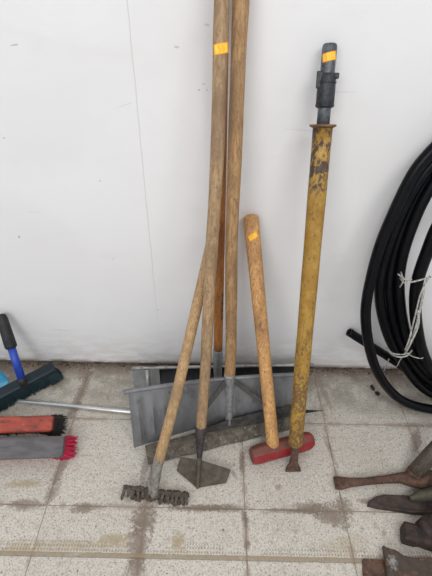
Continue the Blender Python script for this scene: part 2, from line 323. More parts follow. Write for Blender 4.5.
sp3 = n.noise(n.mapv(n.pos, loc=(1, 8, 0)), 170, 2)
c = n.mix(n.math('MULTIPLY', n.step(sp3, 0.55, 0.66), 0.6), c, (0.72, 0.69, 0.63))
# grime thickening to the wall
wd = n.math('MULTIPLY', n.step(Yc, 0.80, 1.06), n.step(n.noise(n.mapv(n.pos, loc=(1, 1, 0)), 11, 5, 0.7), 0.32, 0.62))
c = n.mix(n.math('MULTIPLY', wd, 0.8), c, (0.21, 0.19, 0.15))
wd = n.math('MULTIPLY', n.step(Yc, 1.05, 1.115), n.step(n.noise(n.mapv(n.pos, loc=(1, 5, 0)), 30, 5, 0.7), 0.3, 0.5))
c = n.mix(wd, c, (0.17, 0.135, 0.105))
# joints
gw = n.math('ADD', 0.0010, n.math('MULTIPLY', n.step(n.noise(n.mapv(n.pos, loc=(2, 2, 0)), 12, 3), 0.45, 0.75), 0.0022))
dmin = n.math('MINIMUM', dx, dy)
c = n.mix(n.math('MULTIPLY', n.step(n.math('DIVIDE', dmin, gw), 1.5, 0.7), 0.72), c, (0.12, 0.09, 0.07))
# dirt gathered round the joints, in patches
nj = n.noise(n.mapv(n.pos, loc=(7, 1, 0)), 17, 5, 0.65)
c = n.mix(n.math('MULTIPLY', n.math('MULTIPLY', n.step(dmin, 0.016, 0.0), n.step(nj, 0.44, 0.58)), 0.75), c, (0.30, 0.23, 0.18))
# stains and marks with a shape of their own, one a painted tube shadow: px, py, rx, ry, angle, colour, strength, ragged scale
BR = (0.195, 0.148, 0.115); TN = (0.36, 0.28, 0.165); DK = (0.10, 0.075, 0.06)
frag = n.noise(n.mapv(n.pos, loc=(3, 3, 0)), 38, 8, 0.82); frag2 = n.noise(n.mapv(n.pos, loc=(8, 3, 0)), 110, 4, 0.7)
def stain_or_shadow(c, px, py, rx, ry, ang, col, k, edge=2.4):
    P = F(px, py); v = n.mapv(n.pos, loc=(P.x, P.y, 0), rot=(0, 0, ang), scl=(rx, ry, 1e3), typ='TEXTURE')
    q = n.N.new('ShaderNodeVectorMath'); q.operation = 'LENGTH'; n.lk(v, q.inputs[0])
    d = n.math('ADD', q.outputs['Value'], n.math('MULTIPLY', n.math('SUBTRACT', frag, 0.5), edge))
    return n.mix(n.math('MULTIPLY', n.math('MULTIPLY', n.step(d, 1.05, 0.72), n.math('MAXIMUM', n.step(frag2, 0.36, 0.56), n.step(d, 0.8, 0.35))), k), c, col)
for s in [(143, 520, .045, .05, 0, BR, .85), (138, 545, .035, .07, .1, BR, .75), (152, 497, .11, .03, 0, BR, .55), (136, 568, .03, .05, 0, BR, .6),
          (146, 466, .016, .07, -.1, BR, .6), (200, 508, .12, .012, .03, BR, .8), (225, 508, .09, .014, 0, BR, .7),  # first entry: narrow darker streak left of the rake handle
          (330, 515, .075, .038, -.25, BR, .8), (310, 508, .07, .02, 0, BR, .7), (300, 511, .10, .010, 0, BR, .7), (343, 505, .03, .03, 0, BR, .7),
          (25, 505, .05, .022, 0, BR, .7), (83, 508, .045, .018, 0, BR, .75), (60, 470, .018, .07, -.22, BR, .7), (53, 492, .02, .05, -.2, BR, .6),
          (80, 395, .02, .17, -.12, BR, .75), (86, 372, .035, .06, 0, BR, .7), (30, 372, .14, .05, 0, BR, .45), (150, 360, .3, .02, 0, BR, .6),
          (25, 484, .07, .015, .05, TN, .7), (70, 545, .16, .017, 0, TN, .45), (115, 540, .05, .02, 0, TN, .75), (178, 542, .022, .028, 0, TN, .8), (20, 548, .05, .02, 0, TN, .55),
          (240, 430, .014, .06, 0, BR, .75), (242, 463, .012, .05, 0, BR, .8), (245, 518, .012, .028, 0, BR, .85), (247, 545, .010, .02, 0, BR, .8), (234, 474, .008, .02, .5, BR, .6),
          (223, 530, .005, .005, 0, DK, .8), (278, 487, .012, .014, 0, BR, .55), (384, 533, .012, .008, .7, BR, .55), (328, 566, .01, .008, 0, TN, .5),
          (366, 501, .03, .010, 0, BR, .7), (416, 440, .02, .06, -.4, BR, .7), (411, 425, .05, .012, 0, BR, .5), (108, 412, .09, .010, -.05, TN, .7), (40, 385, .10, .04, 0, BR, .35),  # TN streak along the tube: its shadow and contact dirt, painted in
          (325, 395, .012, .09, .15, BR, .45), (330, 450, .010, .07, .2, BR, .5), (390, 380, .10, .05, 0, BR, .45), (410, 405, .06, .05, 0, BR, .4), (345, 545, .08, .03, .2, TN, .35)]:
    c = stain_or_shadow(c, *s)
# notched adhesive ridge running across, teeth along its back
P0 = F(0, 552.5); P1 = F(380, 560.5); sl = (P1.y-P0.y)/(P1.x-P0.x)
ry = n.math('SUBTRACT', n.math('SUBTRACT', Yc, P0.y), n.math('MULTIPLY', n.math('SUBTRACT', X, P0.x), sl)); ry = n.math('ADD', ry, wob)
on = n.step(n.noise(n.mapv(n.pos, loc=(2, 9, 0)), 7, 3), 0.30, 0.46)
c = n.mix(n.math('MULTIPLY', n.math('MULTIPLY', n.step(n.math('ABSOLUTE', ry), 0.0062, 0.0042), on), 0.8), c, (0.29, 0.225, 0.14))
c = n.mix(n.math('MULTIPLY', n.step(n.math('ABSOLUTE', n.math('ADD', ry, 0.007)), 0.0026, 0.001), 0.65), c, (0.15, 0.115, 0.075))
tw = n.math('ABSOLUTE', n.math('SUBTRACT', n.math('FRACT', n.math('DIVIDE', X, 0.0085)), 0.5)); tv = n.math('ABSOLUTE', n.math('SUBTRACT', n.math('FRACT', n.math('DIVIDE', ry, 0.011)), 0.5))
teeth = n.math('MULTIPLY', n.math('MULTIPLY', n.step(tw, 0.18, 0.30), n.step(tv, 0.15, 0.3)), n.math('MULTIPLY', n.step(ry, 0.0, 0.004), n.step(n.math('ADD', ry, n.math('MULTIPLY', n.math('SUBTRACT', n.noise(n.mapv(n.pos, loc=(4, 4, 0), scl=(1, .1, 1)), 9, 2), 0.5), 0.12)), 0.03, 0.018)))
c = n.mix(n.math('MULTIPLY', teeth, 0.55), c, (0.24, 0.18, 0.11))
h = n.math('SUBTRACT', n.math('MULTIPLY', sp, 0.3), n.step(n.math('DIVIDE', dmin, gw), 1.4, 0.8))
n.bump(h, 0.4, 0.0015)
FLOORM = n.done(c, 0.62, 0.0, 0.35)
bm = bmesh.new(); obox(bm, Vector((0, (WALLY-3.2)/2, -0.05)), Vector((1,0,0)), Vector((0,1,0)), Vector((0,0,1)), 2.6, (WALLY+3.2)/2, 0.05)
o = link('floor', bm, FLOORM); o['kind'] = 'structure'
bm = bmesh.new(); obox(bm, Vector((0, (WALLY-3.2)/2, 2.86)), Vector((1,0,0)), Vector((0,1,0)), Vector((0,0,1)), 2.6, (WALLY+3.2)/2, 0.05)
o = link('ceiling', bm, mottled('white_ceiling_board', (0.75, 0.75, 0.74), (0.8, 0.8, 0.79), scale=8)); o['kind'] = 'structure'

# ------------------------------------------------------------------ stickers wrapped on a round handle
def cyl_frame(P, axis, toward):
    a = axis.normalized(); f = (toward-a*toward.dot(a)).normalized(); s = a.cross(f); return a, f, s
def wrap(bm, P, axis, rad, phi0, quads, lift, tilt=0.0):
    """quads: (u0,u1,v0,v1) in metres, u round the handle, v along it"""
    a, f, s = cyl_frame(P, axis, CAM-P); ct, st_ = math.cos(tilt), math.sin(tilt)
    for u0_, u1_, v0_, v1_ in quads:
        nu = max(2, int(abs(u1_-u0_)/0.002)); g = []
        for i in range(nu+1):
            for v_ in (v0_, v1_):
                u_ = lerp(u0_, u1_, i/nu); uu = u_*ct-v_*st_; vv = u_*st_+v_*ct; ph = phi0+uu/rad
                g.append(bm.verts.new(P+a*vv+(f*math.cos(ph)+s*math.sin(ph))*(rad+lift)))
        for i in range(nu): bm.faces.new((g[2*i], g[2*i+2], g[2*i+3], g[2*i+1]))
SEG = {'$': [(0,3,5,6),(0,1,3,6),(0,3,3,3.8),(2,3,1,3.8),(0,3,0,1),(1.1,1.9,-1,7)], '8': [(0,3,5,6),(0,3,2.6,3.5),(0,3,0,1),(0,.9,0,6),(2.1,3,0,6)], '5': [(0,3,5,6),(0,.9,3,6),(0,3,2.6,3.5),(2.1,3,0,3.4),(0,3,0,1)], '1': [(1.1,2,0,6)], '0': [(0,3,5,6),(0,3,0,1),(0,.9,0,6),(2.1,3,0,6)]}
def sticker(parent, P, axis, rad, wd, ht, phi0, tilt, text):
    bm = bmesh.new(); wrap(bm, P, axis, rad, phi0, [(-wd/2, wd/2, -ht/2, ht/2)], 0.0008, tilt); o = link('price_sticker', bm, TAG, parent)
    o['label'] = 'small orange price sticker'
    bm = bmesh.new(); wrap(bm, P, axis, rad, phi0, [(-wd*0.44, wd*0.36, -ht*0.38, ht*0.38)], 0.0011, tilt); link('sticker_face', bm, TAGP, o)
    bm = bmesh.new(); k = ht*0.095; q = []
    x = -len(text)*4*k/2
    for ch in text:
        q += [(x+a*k, x+b*k, (c_-3)*k, (d-3)*k) for a, b, c_, d in SEG[ch]]; x += 4*k
    wrap(bm, P, axis, rad, phi0, q, 0.0015, tilt); link('price_print', bm, TAG, o)

# ------------------------------------------------------------------ grey snow shovel propped in front
A, B = F(229, 420, 0.02), Vector((0.05, 1.098, 1.47))
A = W(229, 424, 0.845)
root = thing('snow_shovel', 'wide grey aluminium snow shovel with dark braces and tall brown handle, the front shovel', 'snow shovel', (0.02, 0.82, 0))
rimL, rimR = W(128, 391, 0.815), W(301, 374, 0.925)
creL, creR = F(134, 447.5, 0.004), F(293, 418, 0.004)
n_u, n_v = 64, 10; rows = []
bow = Vector((-0.235, 1, 0)).normalized()
for i in range(n_v+1):
    t = i/n_v; row = []
    for j in range(n_u+1):
        u = j/n_u; p = lerp(lerp(rimL, creL, t), lerp(rimR, creR, t), u)
        p = p + bow*(0.012*math.sin(math.pi*u)+(0.016*min(1, u*3)*max(0, (t-0.45)/0.55)**1.6)-0.012*math.sin(math.pi*t))
        for c0, wv in ((0.05, 0.014), (0.12, 0.014), (0.19, 0.014), (0.42, 0.016), (0.60, 0.016), (0.80, 0.014), (0.90, 0.014)):   # pressed ribs
            p = p - bow*(0.016 if c0 < .3 else 0.008)*math.exp(-((u-c0)/wv)**2)*math.sin(math.pi*min(1, max(0, (t-0.05)/0.95)))
        row.append(p)
    rows.append(row)
bm = bmesh.new(); sheet(bm, rows, 0.0022); o = smooth_angle(link('blade', bm, ALU, root), 50)
bm = bmesh.new(); rp = [rows[0][0]+Vector((-0.012, -0.006, 0.001))]+[r+Vector((0, -0.003, 0.002)) for r in rows[0]]
tube(bm, rp, 0.0075, 10, flat=(1, 1)); link('rolled_rim', bm, ALU, root, True)
# wear strip
lipL, lipR = F(148.5, 465, 0.003), F(289, 429.5, 0.003)
lipL2, lipR2 = lipL, lipR
cr2L, cr2R = F(145, 446, 0.022), F(291, 412.5, 0.020)
bm = bmesh.new(); rows2 = []
for i in range(6):
    t = i/5; row = []
    for j in range(n_u+1):
        u = j/n_u; p = lerp(lerp(cr2L, lipL, t), lerp(cr2R, lipR, t), u)
        p.z += 0.008*math.sin(math.pi*t)+0.002*math.sin(u*21+t*3); p += bow*0.004*math.sin(math.pi*u)*(1-t)
        row.append(p)
    rows2.append(row)
sheet(bm, rows2, 0.003)
o = smooth_angle(link('wear_strip', bm, STRIP, root), 50); o['label'] = 'soil-caked bottom strip'
bm = bmesh.new()                                                    # bent-up right end of the strip with its pointed corner
q = [F(291, 412, 0.022), F(287, 431, 0.002), F(290.5, 428, 0.003), F(293, 412.5, 0.022)]
slab(bm, [q[0], F(288, 413.5, 0.022), q[1], q[2]], Vector((0.003, 0.002, 0)))
slab(bm, [F(268, 417.5, 0.026), F(300, 409.5, 0.026), F(324, 410.5, 0.014), F(303, 413.5, 0.022), F(270, 421, 0.024)], Vector((0, 0.001, -0.0025)))
link('strip_corner', bm, DARKSTEEL, root)
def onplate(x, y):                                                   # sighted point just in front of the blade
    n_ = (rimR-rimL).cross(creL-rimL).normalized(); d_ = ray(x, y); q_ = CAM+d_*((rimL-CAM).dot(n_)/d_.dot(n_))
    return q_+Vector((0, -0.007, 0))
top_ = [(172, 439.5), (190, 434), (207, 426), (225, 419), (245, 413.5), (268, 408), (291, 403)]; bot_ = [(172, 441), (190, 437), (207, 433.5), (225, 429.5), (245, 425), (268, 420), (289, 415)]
bm = bmesh.new(); sheet(bm, [[onplate(*p) for p in top_], [onplate(*p)+Vector((0, .002, 0)) for p in bot_]], 0.0015); o = link('shade_sheet', bm, SHADEBAND, root); o['label'] = 'dark sheet standing in for shade low on the blade'  # dark sheet added for the shade above the wear strip
# handle
hp = [L(229.5, 378, A, B), L(231, 350, A, B), L(231.2, 300, A, B), L(231.6, 240, A, B), L(234.6, 160, A, B), L(238.3, 60, A, B), L(241, 0, A, B)]
end = hp[-1]+(hp[-1]-hp[-2]).normalized()*0.17; hp.append(end); hp = catmull(hp, 5)
k = len(hp); bm = bmesh.new(); tube(bm, hp, [0.0175+0.0005*math.sin(i*0.7) for i in range(k)], 24, round_end=(False, True)); link('handle', bm, WOOD_SHOVEL, root, True)
sp_ = [L(229.5, 376, A, B), L(229.3, 395, A, B), L(229, 412, A, B)+Vector((0, -.008, 0)), L(228.8, 420, A, B)+Vector((0, -.012, 0))]
bm = bmesh.new(); tube(bm, [lerp(hp[0], hp[1], 0.9)]+sp_, [0.0185, 0.0185, 0.016, 0.014, 0.012], 20, round_end=(False, True)); o = link('socket', bm, GALV, root, True)
bm = bmesh.new()
a, f, s = cyl_frame(sp_[1], hp[1]-hp[0], CAM-sp_[1])
for q in (sp_[0], sp_[2]):
    bm = bmesh.new(); q = lerp(q, sp_[1], 0.3); tube(bm, [q+f*0.012, q+f*0.0185, q+f*0.021], [0.0045, 0.0045, 0.003], 10)
    link('rivet', bm, GALV, o, True)
for nm, (x1, y1, Y1), lab in (('brace', (205, 408, 0.805), 1), ('brace', (268, 406, 0.835), 1)):
    e = W(x1, y1, Y1); s0 = lerp(sp_[0], sp_[1], 0.1)
    bm = bmesh.new(); d = (e-s0).normalized(); nn = d.cross(Vector((0, -1, 0.3))).normalized(); mm = nn.cross(d)
    obox(bm, (s0+e)/2, d, nn, mm, (e-s0).length/2, 0.0085, 0.0018); o = link(nm, bm, BRACE, root)

# ------------------------------------------------------------------ dark snow shovel behind, against the wall
root = thing('snow_shovel', 'dark snow shovel with bright rim and orange handle, behind the grey shovel', 'snow shovel', (0.02, 1.03, 0))
bl, br_ = W(132, 367.5, 1.055), W(313, 364, 1.075)
fl, fr = Vector((bl.x+0.012, 1.01, 0.004)), Vector((br_.x-0.02, 1.05, 0.004))
rows = []
for i in range(9):
    t = i/8; row = []
    for j in range(25):
        u = j/24; p = lerp(lerp(bl, fl, t), lerp(br_, fr, t), u); p += Vector((0, 1, 0))*(0.012*math.sin(math.pi*t)); row.append(p)
    rows.append(row)
bm = bmesh.new(); sheet(bm, rows, 0.002); smooth_angle(link('blade', bm, DARKSTEEL, root))  # blade colour darkened for the shaded gap between the two shovels
bm = bmesh.new(); slab(bm, [lerp(bl, br_, 0.0)+Vector((0, -0.004, 0)), lerp(bl, br_, 0.15)+Vector((0, -0.004, 0)), lerp(fl, fr, 0.15)+Vector((0, -0.004, 0.002)), fl+Vector((0, -0.004, 0.002))], Vector((0, -0.003, 0)))
o = link('end_plate', bm, GREYEND, root)
bm = bmesh.new(); p = lerp(bl, br_, 0.085); q = lerp(fl, fr, 0.08); tube(bm, [p+Vector((0, -0.012, 0)), q+Vector((0, -0.012, 0.004))], 0.008, 12); link('end_rib', bm, RIMM, o, True)
bm = bmesh.new(); rp = [r+Vector((0, -0.004, 0.001)) for r in rows[0]]; tube(bm, rp, [0.0062+0.0006*math.sin(i*1.9) for i in range(len(rp))], 12); link('rolled_rim', bm, RIMM, root, True)
A, B = W(218, 365, 1.012), Vector((0.01, 1.100, 1.40))
hp = [L(218, 352, A, B), L(218.8, 300, A, B), L(219.8, 230, A, B), L(220.8, 150, A, B), L(221.5, 60, A, B)]
hp.append(hp[-1]+(hp[-1]-hp[-2]).normalized()*0.14); hp = catmull(hp, 4)
bm = bmesh.new(); tube(bm, hp, 0.0158, 20, round_end=(False, True)); hd = link('handle', bm, WOOD_ORANGE, root, True)
P = lerp(hp[2], hp[6], 0.55)
P = L(218.9, 305, A, B); axv = hp[6]-hp[2]; bm = bmesh.new(); qs = []
for i in range(11):
    v_ = -0.052+i*0.0105; qs += [(0.0, 0.009, v_, v_+0.0022), (0.0, 0.0022 if i % 3 else 0.009, v_+0.0028, v_+0.0075)]
    if i % 2: qs.append((0.0065, 0.009, v_, v_+0.0075))
wrap(bm, P, axv, 0.0158, 0.55, qs, 0.0007); link('stamped_print', bm, INK, hd)
bm = bmesh.new(); S = [L(218, 350, A, B), L(217.8, 365, A, B), L(217.8, 380, A, B), L(217.8, 392, A, B)]
tube(bm, S, [0.0175, 0.0165, 0.0145, 0.012], 18, round_end=(True, True)); link('socket', bm, GALV, root, True)

# ------------------------------------------------------------------ hoe
A, B = F(200, 437, 0.10), Vector((0.0, 1.093, 1.47))
tip = F(197.5, 489, 0.004)
root = thing('garden_hoe', 'garden hoe with pointed steel blade on the tiles and long bent wooden handle', 'hoe', (tip.x, tip.y, 0))
hp = [L(200.3, 436, A, B), L(204.6, 380, A, B), L(209, 300, A, B), L(212.2, 240, A, B), L(217, 160, A, B), L(220.0, 60, A, B), L(221.6, 0, A, B)]
hp.append(hp[-1]+(hp[-1]-hp[-2]).normalized()*0.16); hp = catmull(hp, 5)
bm = bmesh.new(); tube(bm, hp, [0.0162+0.0004*math.sin(i) for i in range(len(hp))], 24, round_end=(True, True)); hh = link('handle', bm, WOOD_HOE, root, True)
mid = F(199.5, 457, 0.046)
bm = bmesh.new(); tube(bm, [hp[1], hp[0], lerp(hp[0], mid, 0.5), mid], [0.0178, 0.0175, 0.0115, 0.009], 16, round_end=(False, True)); link('ferrule', bm, IRON, root, True)
bm = bmesh.new(); tube(bm, [lerp(hp[0], mid, .8), mid, tip+Vector((0, 0, 0.006))], [0.007, 0.0075, 0.005], 10, round_end=(False, True)); link('blade_rib', bm, HOEBL, root, True)
hexa = [F(180.5, 456.5, 0.030), F(204, 461, 0.032), F(231, 469.5, 0.026), F(226, 483, 0.006), F(197, 488, 0.003), F(176.5, 470.5, 0.012)]
nn = (hexa[1]-hexa[0]).cross(hexa[4]-hexa[0]).normalized(); nn = nn if nn.z < 0 else -nn
bm = bmesh.new(); slab(bm, hexa, nn*0.003); o = link('blade', bm, HOEBL, root); bevel(o, 0.001)
P = L(220.6, 49, A, B); sticker(root, P+Vector((0, 0, 0)), hp[-2]-hp[-6], 0.0165, 0.036, 0.020, 0.14, 0.18, '$8')

# ------------------------------------------------------------------ garden rake
A, B = F(156, 471, 0.075), W(215.5, 224, 1.012)
foot = F(154, 497, 0.012)
root = thing('garden_rake', 'garden rake with soil-caked tines and slanting pale wooden handle', 'rake', (foot.x, foot.y, 0))
hp = catmull([A, L(175.5, 398, A, B), L(196, 310, A, B), L(207, 262, A, B), B], 5)
bm = bmesh.new(); tube(bm, hp, [0.0165-0.001*i/len(hp) for i in range(len(hp))], 24, round_end=(False, True)); link('handle', bm, WOOD_RAKE, root, True)
bm = bmesh.new(); tube(bm, [hp[1], A, lerp(A, foot, 0.6), foot+Vector((0, 0, 0.006))], [0.0165, 0.0175, 0.0135, 0.0105], 16, round_end=(False, True))
tube(bm, [A+Vector((-0.01, 0.01, 0.02)), lerp(A, foot, 0.5)+Vector((-0.018, 0.005, 0)), foot+Vector((-0.010, 0, 0.02))], [0.005, 0.006, 0.005], 8)
o = link('socket', bm, SOCK, root, True); o['label'] = 'dusty steel socket'
hL, hR = F(125, 487, 0.026), F(187, 496, 0.016)
ax = (hR-hL).normalized()
bm = bmesh.new(); obox(bm, (hL+hR)/2, ax, Vector((0, 1, 0)), Vector((0, 0, 1)), (hR-hL).length/2, 0.006, 0.0045); hb = bevel(link('head_bar', bm, TINE, root), 0.0015)
for i in range(14):
    t = i/13; p = lerp(hL, hR, t); q = Vector((p.x+random.uniform(-.006, .006), p.y-0.018+random.uniform(-.012, .010), 0.003))
    if i == 0: q = F(121.5, 500, 0.003)
    bm = bmesh.new(); tube(bm, catmull([p+Vector((0, 0.004, 0.002)), p+Vector((random.uniform(-.002,.002), -0.009, 0.002)), lerp(p, q, 0.65)+Vector((0, -0.006, 0.003)), q], 3), [0.0055]*4+[0.0048]*4+[0.003, 0.002], 6)
    link('tine', bm, TINE, root)
bm = bmesh.new()                                                     # soil packed between the tines
for i in range(170):
    t = random.random()**0.9; t = 0.12+0.88*t; p = lerp(hL, hR, t)
    r = random.uniform(0.003, 0.0085); q = Vector((p.x, p.y+random.uniform(-0.024, 0.012), 0))
    q.z = r*0.7+random.uniform(0, 1)*max(0.0, 0.020-abs(q.y-p.y)*0.9)
    g = bmesh.ops.create_icosphere(bm, subdivisions=1, radius=r, matrix=Matrix.Translation(q))
    for v in g['verts']: v.co += Vector((random.uniform(-1, 1), random.uniform(-1, 1), random.uniform(-1, 1)))*r*0.28
o = link('caked_soil', bm, SOIL, root); o['kind'] = 'stuff'

# ------------------------------------------------------------------ sledgehammer
P0 = F(272.5, 443, 0.055); P1 = W(250.8, 218, 1.095)
H = (P1-P0).normalized()
root = thing('sledgehammer', 'sledgehammer with red painted head and short honey-coloured handle leaning on the wall', 'sledgehammer', (P0.x, P0.y, 0))
dL, dR = F(254, 461, 0.0), F(308, 446, 0.0); D = (dR-dL); D = (D-H*D.dot(H)).normalized(); Nn = H.cross(D).normalized()
cen = P0-H*0.030
cen.z += 0.0
bm = bmesh.new(); rings = []
prof = [(-0.088, .80), (-0.082, .92), (-0.060, 1.0), (-0.03, .97), (0.0, .98), (0.03, .97), (0.085, 1.0), (0.108, .95), (0.120, .78), (0.126, .5)]
for dd, k in prof:
    dd = dd*1.06+0.014
    rg = []
    for i in range(8):
        an = math.pi/8+i*math.pi/4; rr = 0.0288*k/math.cos(math.pi/8)
        ph = max(-1, min(1, math.cos(an)*1.08)); pn = max(-1, min(1, math.sin(an)*1.08))
        rg.append(bm.verts.new(cen+D*dd+H*ph*rr*1.0+Nn*pn*rr*0.92))
    rings.append(rg)
for a_, b_ in zip(rings, rings[1:]):
    for i in range(8): bm.faces.new((a_[i], a_[(i+1) % 8], b_[(i+1) % 8], b_[i]))
bm.faces.new(rings[0][::-1]); bm.faces.new(rings[-1])
mz = min(v.co.z for v in bm.verts)
for v in bm.verts: v.co.z -= mz-0.001
o = link('head', bm, REDP, root); o.data.materials.append(SLTOP)
for p_ in o.data.polygons:
    if p_.normal.dot(H) > 0.3 or abs(p_.normal.dot(D)) > 0.9: p_.material_index = 1
bevel(o, 0.004, 2, 0.3)
cen.z -= mz-0.001
pts = [cen-H*0.02, cen+H*0.03, cen+H*0.12, lerp(cen, P1, 0.4), lerp(cen, P1, 0.8), lerp(cen, P1, 0.95), P1]
bm = bmesh.new(); tube(bm, pts, [0.019, 0.0215, 0.0205, 0.0205, 0.0225, 0.0235, 0.0232], 24, flat=(1.0, 1.05), round_end=(False, True)); link('handle', bm, WOOD_SLEDGE, root, True)
sticker(root, lerp(P1, cen, 0.068), H, 0.0238, 0.030, 0.016, 0.05, 0.45, '$5')

# ------------------------------------------------------------------ yellow digging bar
P0 = F(293, 472, 0.0); P1 = W(330, 44, 1.098); H = (P1-P0).normalized()
def bar(y):                      # point of the bar's axis at picture height y
    return L(293+(330-293)*(472-y)/(472-44.0), y, P0, P1)
root = thing('digging_bar', 'chipped yellow steel bar with black taped top and rusty chisel foot', 'digging bar', (P0.x, P0.y, 0))
bm = bmesh.new(); top, bot = bar(127), bar(443)
pts = [lerp(bot, top, i/12) for i in range(13)]
tube(bm, pts, [0.0222+0.0018*i/12+0.0004*math.sin(i*2.1) for i in range(13)], 26, round_end=(True, False)); link('tube', bm, YEL, root, True)
bm = bmesh.new(); tube(bm, [bar(128), bar(126.5), bar(124.5)], [0.024, 0.032, 0.032], 26); link('collar', bm, mottled('rusty_yellow_flange', (0.22, 0.11, 0.035), (0.09, 0.05, 0.03), scale=60, rough=0.7), root)
bm = bmesh.new(); tube(bm, [bar(126), bar(105), bar(75), bar(46.5), bar(44.5), bar(43.6)], [0.0155, 0.0155, 0.0165, 0.0168, 0.0155, 0.013], 24); link('inner_pipe', bm, PIPEG, root, True)
bm = bmesh.new()
tube(bm, [bar(108), bar(106.5), bar(92), bar(80), bar(76), bar(73.5)], [0.0185, 0.0215, 0.0215, 0.0208, 0.0195, 0.0172], 20)
for y_ in (82, 105): tube(bm, [bar(y_), bar(y_+1.6)], 0.0224, 20)
o = link('coupling', bm, RUBBER, root, True); o['label'] = 'black taped coupling'
a, f, s = cyl_frame(bar(76), H, CAM-bar(76)); bm = bmesh.new()
c0 = bar(76)-s*0; sd = s if s.x > 0 else -s
obox(bm, c0+sd*0.019, sd, f, a, 0.008, 0.008, 0.006); obox(bm, bar(80)-sd*0.017+f*0.005, sd, f, a, 0.007, 0.010, 0.018); o = bevel(link('clamp_lug', bm, RUBBER, root), 0.002)
bm = bmesh.new(); side = Vector((1, 0.05, 0)); side = (side-H*side.dot(H)).normalized(); fr_ = H.cross(side)
secs = [(bar(441), .0125, .0125), (bar(458), .011, .011), (bar(463), .014, .008), (P0+H*0.012, .0245, .0045), (P0+H*0.002, .027, .0022)]
rg = []
for p, a_, b_ in secs: rg.append([bm.verts.new(p+side*a_*x_+fr_*b_*y_) for x_, y_ in ((-1, -.7), (-.7, -1), (.7, -1), (1, -.7), (1, .7), (.7, 1), (-.7, 1), (-1, .7))])
for a_, b_ in zip(rg, rg[1:]):
    for i in range(8): bm.faces.new((a_[i], a_[(i+1) % 8], b_[(i+1) % 8], b_[i]))
bm.faces.new(rg[0][::-1]); bm.faces.new(rg[-1]); o = bevel(link('chisel_foot', bm, RUST, root), 0.0015); o['label'] = 'flared rusty chisel foot'
sticker(root, bar(57.5), H, 0.0162, 0.034, 0.018, 0.08, 0.20, '$10')

# ------------------------------------------------------------------ coil of black pipe
PA = Vector((0, 0.955, 0.0)); PB = Vector((0, 1.095, 1.0))
strands = {
 0: [(432,150),(414,172),(401,197),(388,226),(378,250),(367,295),(365,320),(369.5,350),(376,370),(386,386),(402,402),(432,413)],
 1: [(432,163),(417,184),(404,206),(392,235),(383,263),(378.5,290),(382,316),(391,345),(410,374),(432,398)],
 2: [(432,173),(412,208),(398,240),(391,268),(388.5,290),(392,316),(400,345),(416,368),(432,384)],
 3: [(432,183),(417,214),(406,242),(400,268),(399,290),(402,318),(409,345),(419,362),(432,376)],
 4: [(443,215),(432,240),(421,268),(415,290),(415.5,316),(420,345),(432,374)]}
off = {0: -0.035, 1: 0.012, 2: 0.026, 3: 0.006, 4: -0.022}
HR = 0.0165
root = thing('pipe_coil', 'big coil of black plastic pipe tied with white twine, leaning on the wall', 'pipe coil', (0.9, 0.98, 0))
def ringpath(pts, o_):
    a_, b_ = PA+Vector((0, o_, 0)), PB+Vector((0, o_, 0)); P = [L(x, y, a_, b_) for x, y in pts]
    slope = (b_-a_).normalized()
    Q = [(p.x, (p-a_).dot(slope)) for p in P]
    # circle through it, least squares on the sighted points
    import itertools
    best = None
    (x1, y1), (x2, y2), (x3, y3) = Q[0], Q[len(Q)//2], Q[-1]
    d = 2*(x1*(y2-y3)+x2*(y3-y1)+x3*(y1-y2))
    cx = ((x1*x1+y1*y1)*(y2-y3)+(x2*x2+y2*y2)*(y3-y1)+(x3*x3+y3*y3)*(y1-y2))/d
    cy = ((x1*x1+y1*y1)*(x3-x2)+(x2*x2+y2*y2)*(x1-x3)+(x3*x3+y3*y3)*(x2-x1))/d
    pol = []
    for x, y in Q:
        th = math.atan2(y-cy, x-cx) % (2*math.pi); pol.append((th, math.hypot(x-cx, y-cy)))
    th0, ra = pol[0]; th1, rb = pol[-1]
    out = [Vector((x, a_.y+y*slope.y, max(HR+0.002, a_.z+y*slope.z))) for x, y in Q]
    rest = []; span = (th0+2*math.pi)-th1; m_ = 14
    for i in range(1, m_):
        t = i/m_; th = th1+span*t; r = lerp(rb, ra, t)
        x, y = cx+r*math.cos(th), cy+r*math.sin(th); rest.append(Vector((x, a_.y+y*slope.y, max(HR+0.002, a_.z+y*slope.z))))
    print('ring', round(cx, 3), round(cy, 3), round(ra, 3), 'min Y', round(min(p.y for p in out+rest), 3), 'max', round(max(p.y for p in out+rest), 3), 'minz', min(p.z for p in out+rest))
    return out+rest
def closed_cat(pts, n=5):
    m_ = len(pts); out = []
    for i in range(m_):
        a, b, c_, d = pts[(i-1) % m_], pts[i], pts[(i+1) % m_], pts[(i+2) % m_]
        for k in range(n):
            t = k/n; out.append(0.5*((2*b)+(c_-a)*t+(2*a-5*b+4*c_-d)*t*t+(3*b-a-3*c_+d)*t**3))
    return out
bm = bmesh.new()
for k_, pts in strands.items():
    path = closed_cat(ringpath(pts, off[k_]))
    for _ in range(10): path = [(path[i-1]+path[i]*2+path[(i+1) % len(path)])/4 for i in range(len(path))]
    for p in path: p.y = min(p.y, WALLY-HR-0.002)
    tube(bm, path, HR if k_ < 4 else 0.0185, 14, closed=True)
link('pipe', bm, HOSE, root, True)
e = [W(349, 332, 1.085), W(359, 338.5, 1.078), W(387.5, 356.5, 1.050), W(405.5, 369, 1.030), W(432, 391, 1.0), W(450, 404, 0.975)]
bm = bmesh.new(); path = catmull(e, 5); rr = 0.0155
d = (path[0]-path[1]).normalized()
rings = tube(bm, path, rr, 18, caps=False)
inner = [bm.verts.new(path[0]+(v.co-path[0])*0.72) for v in rings[0]]; deep = [bm.verts.new(path[0]-d*0.03+(v.co-path[0])*0.72) for v in rings[0]]
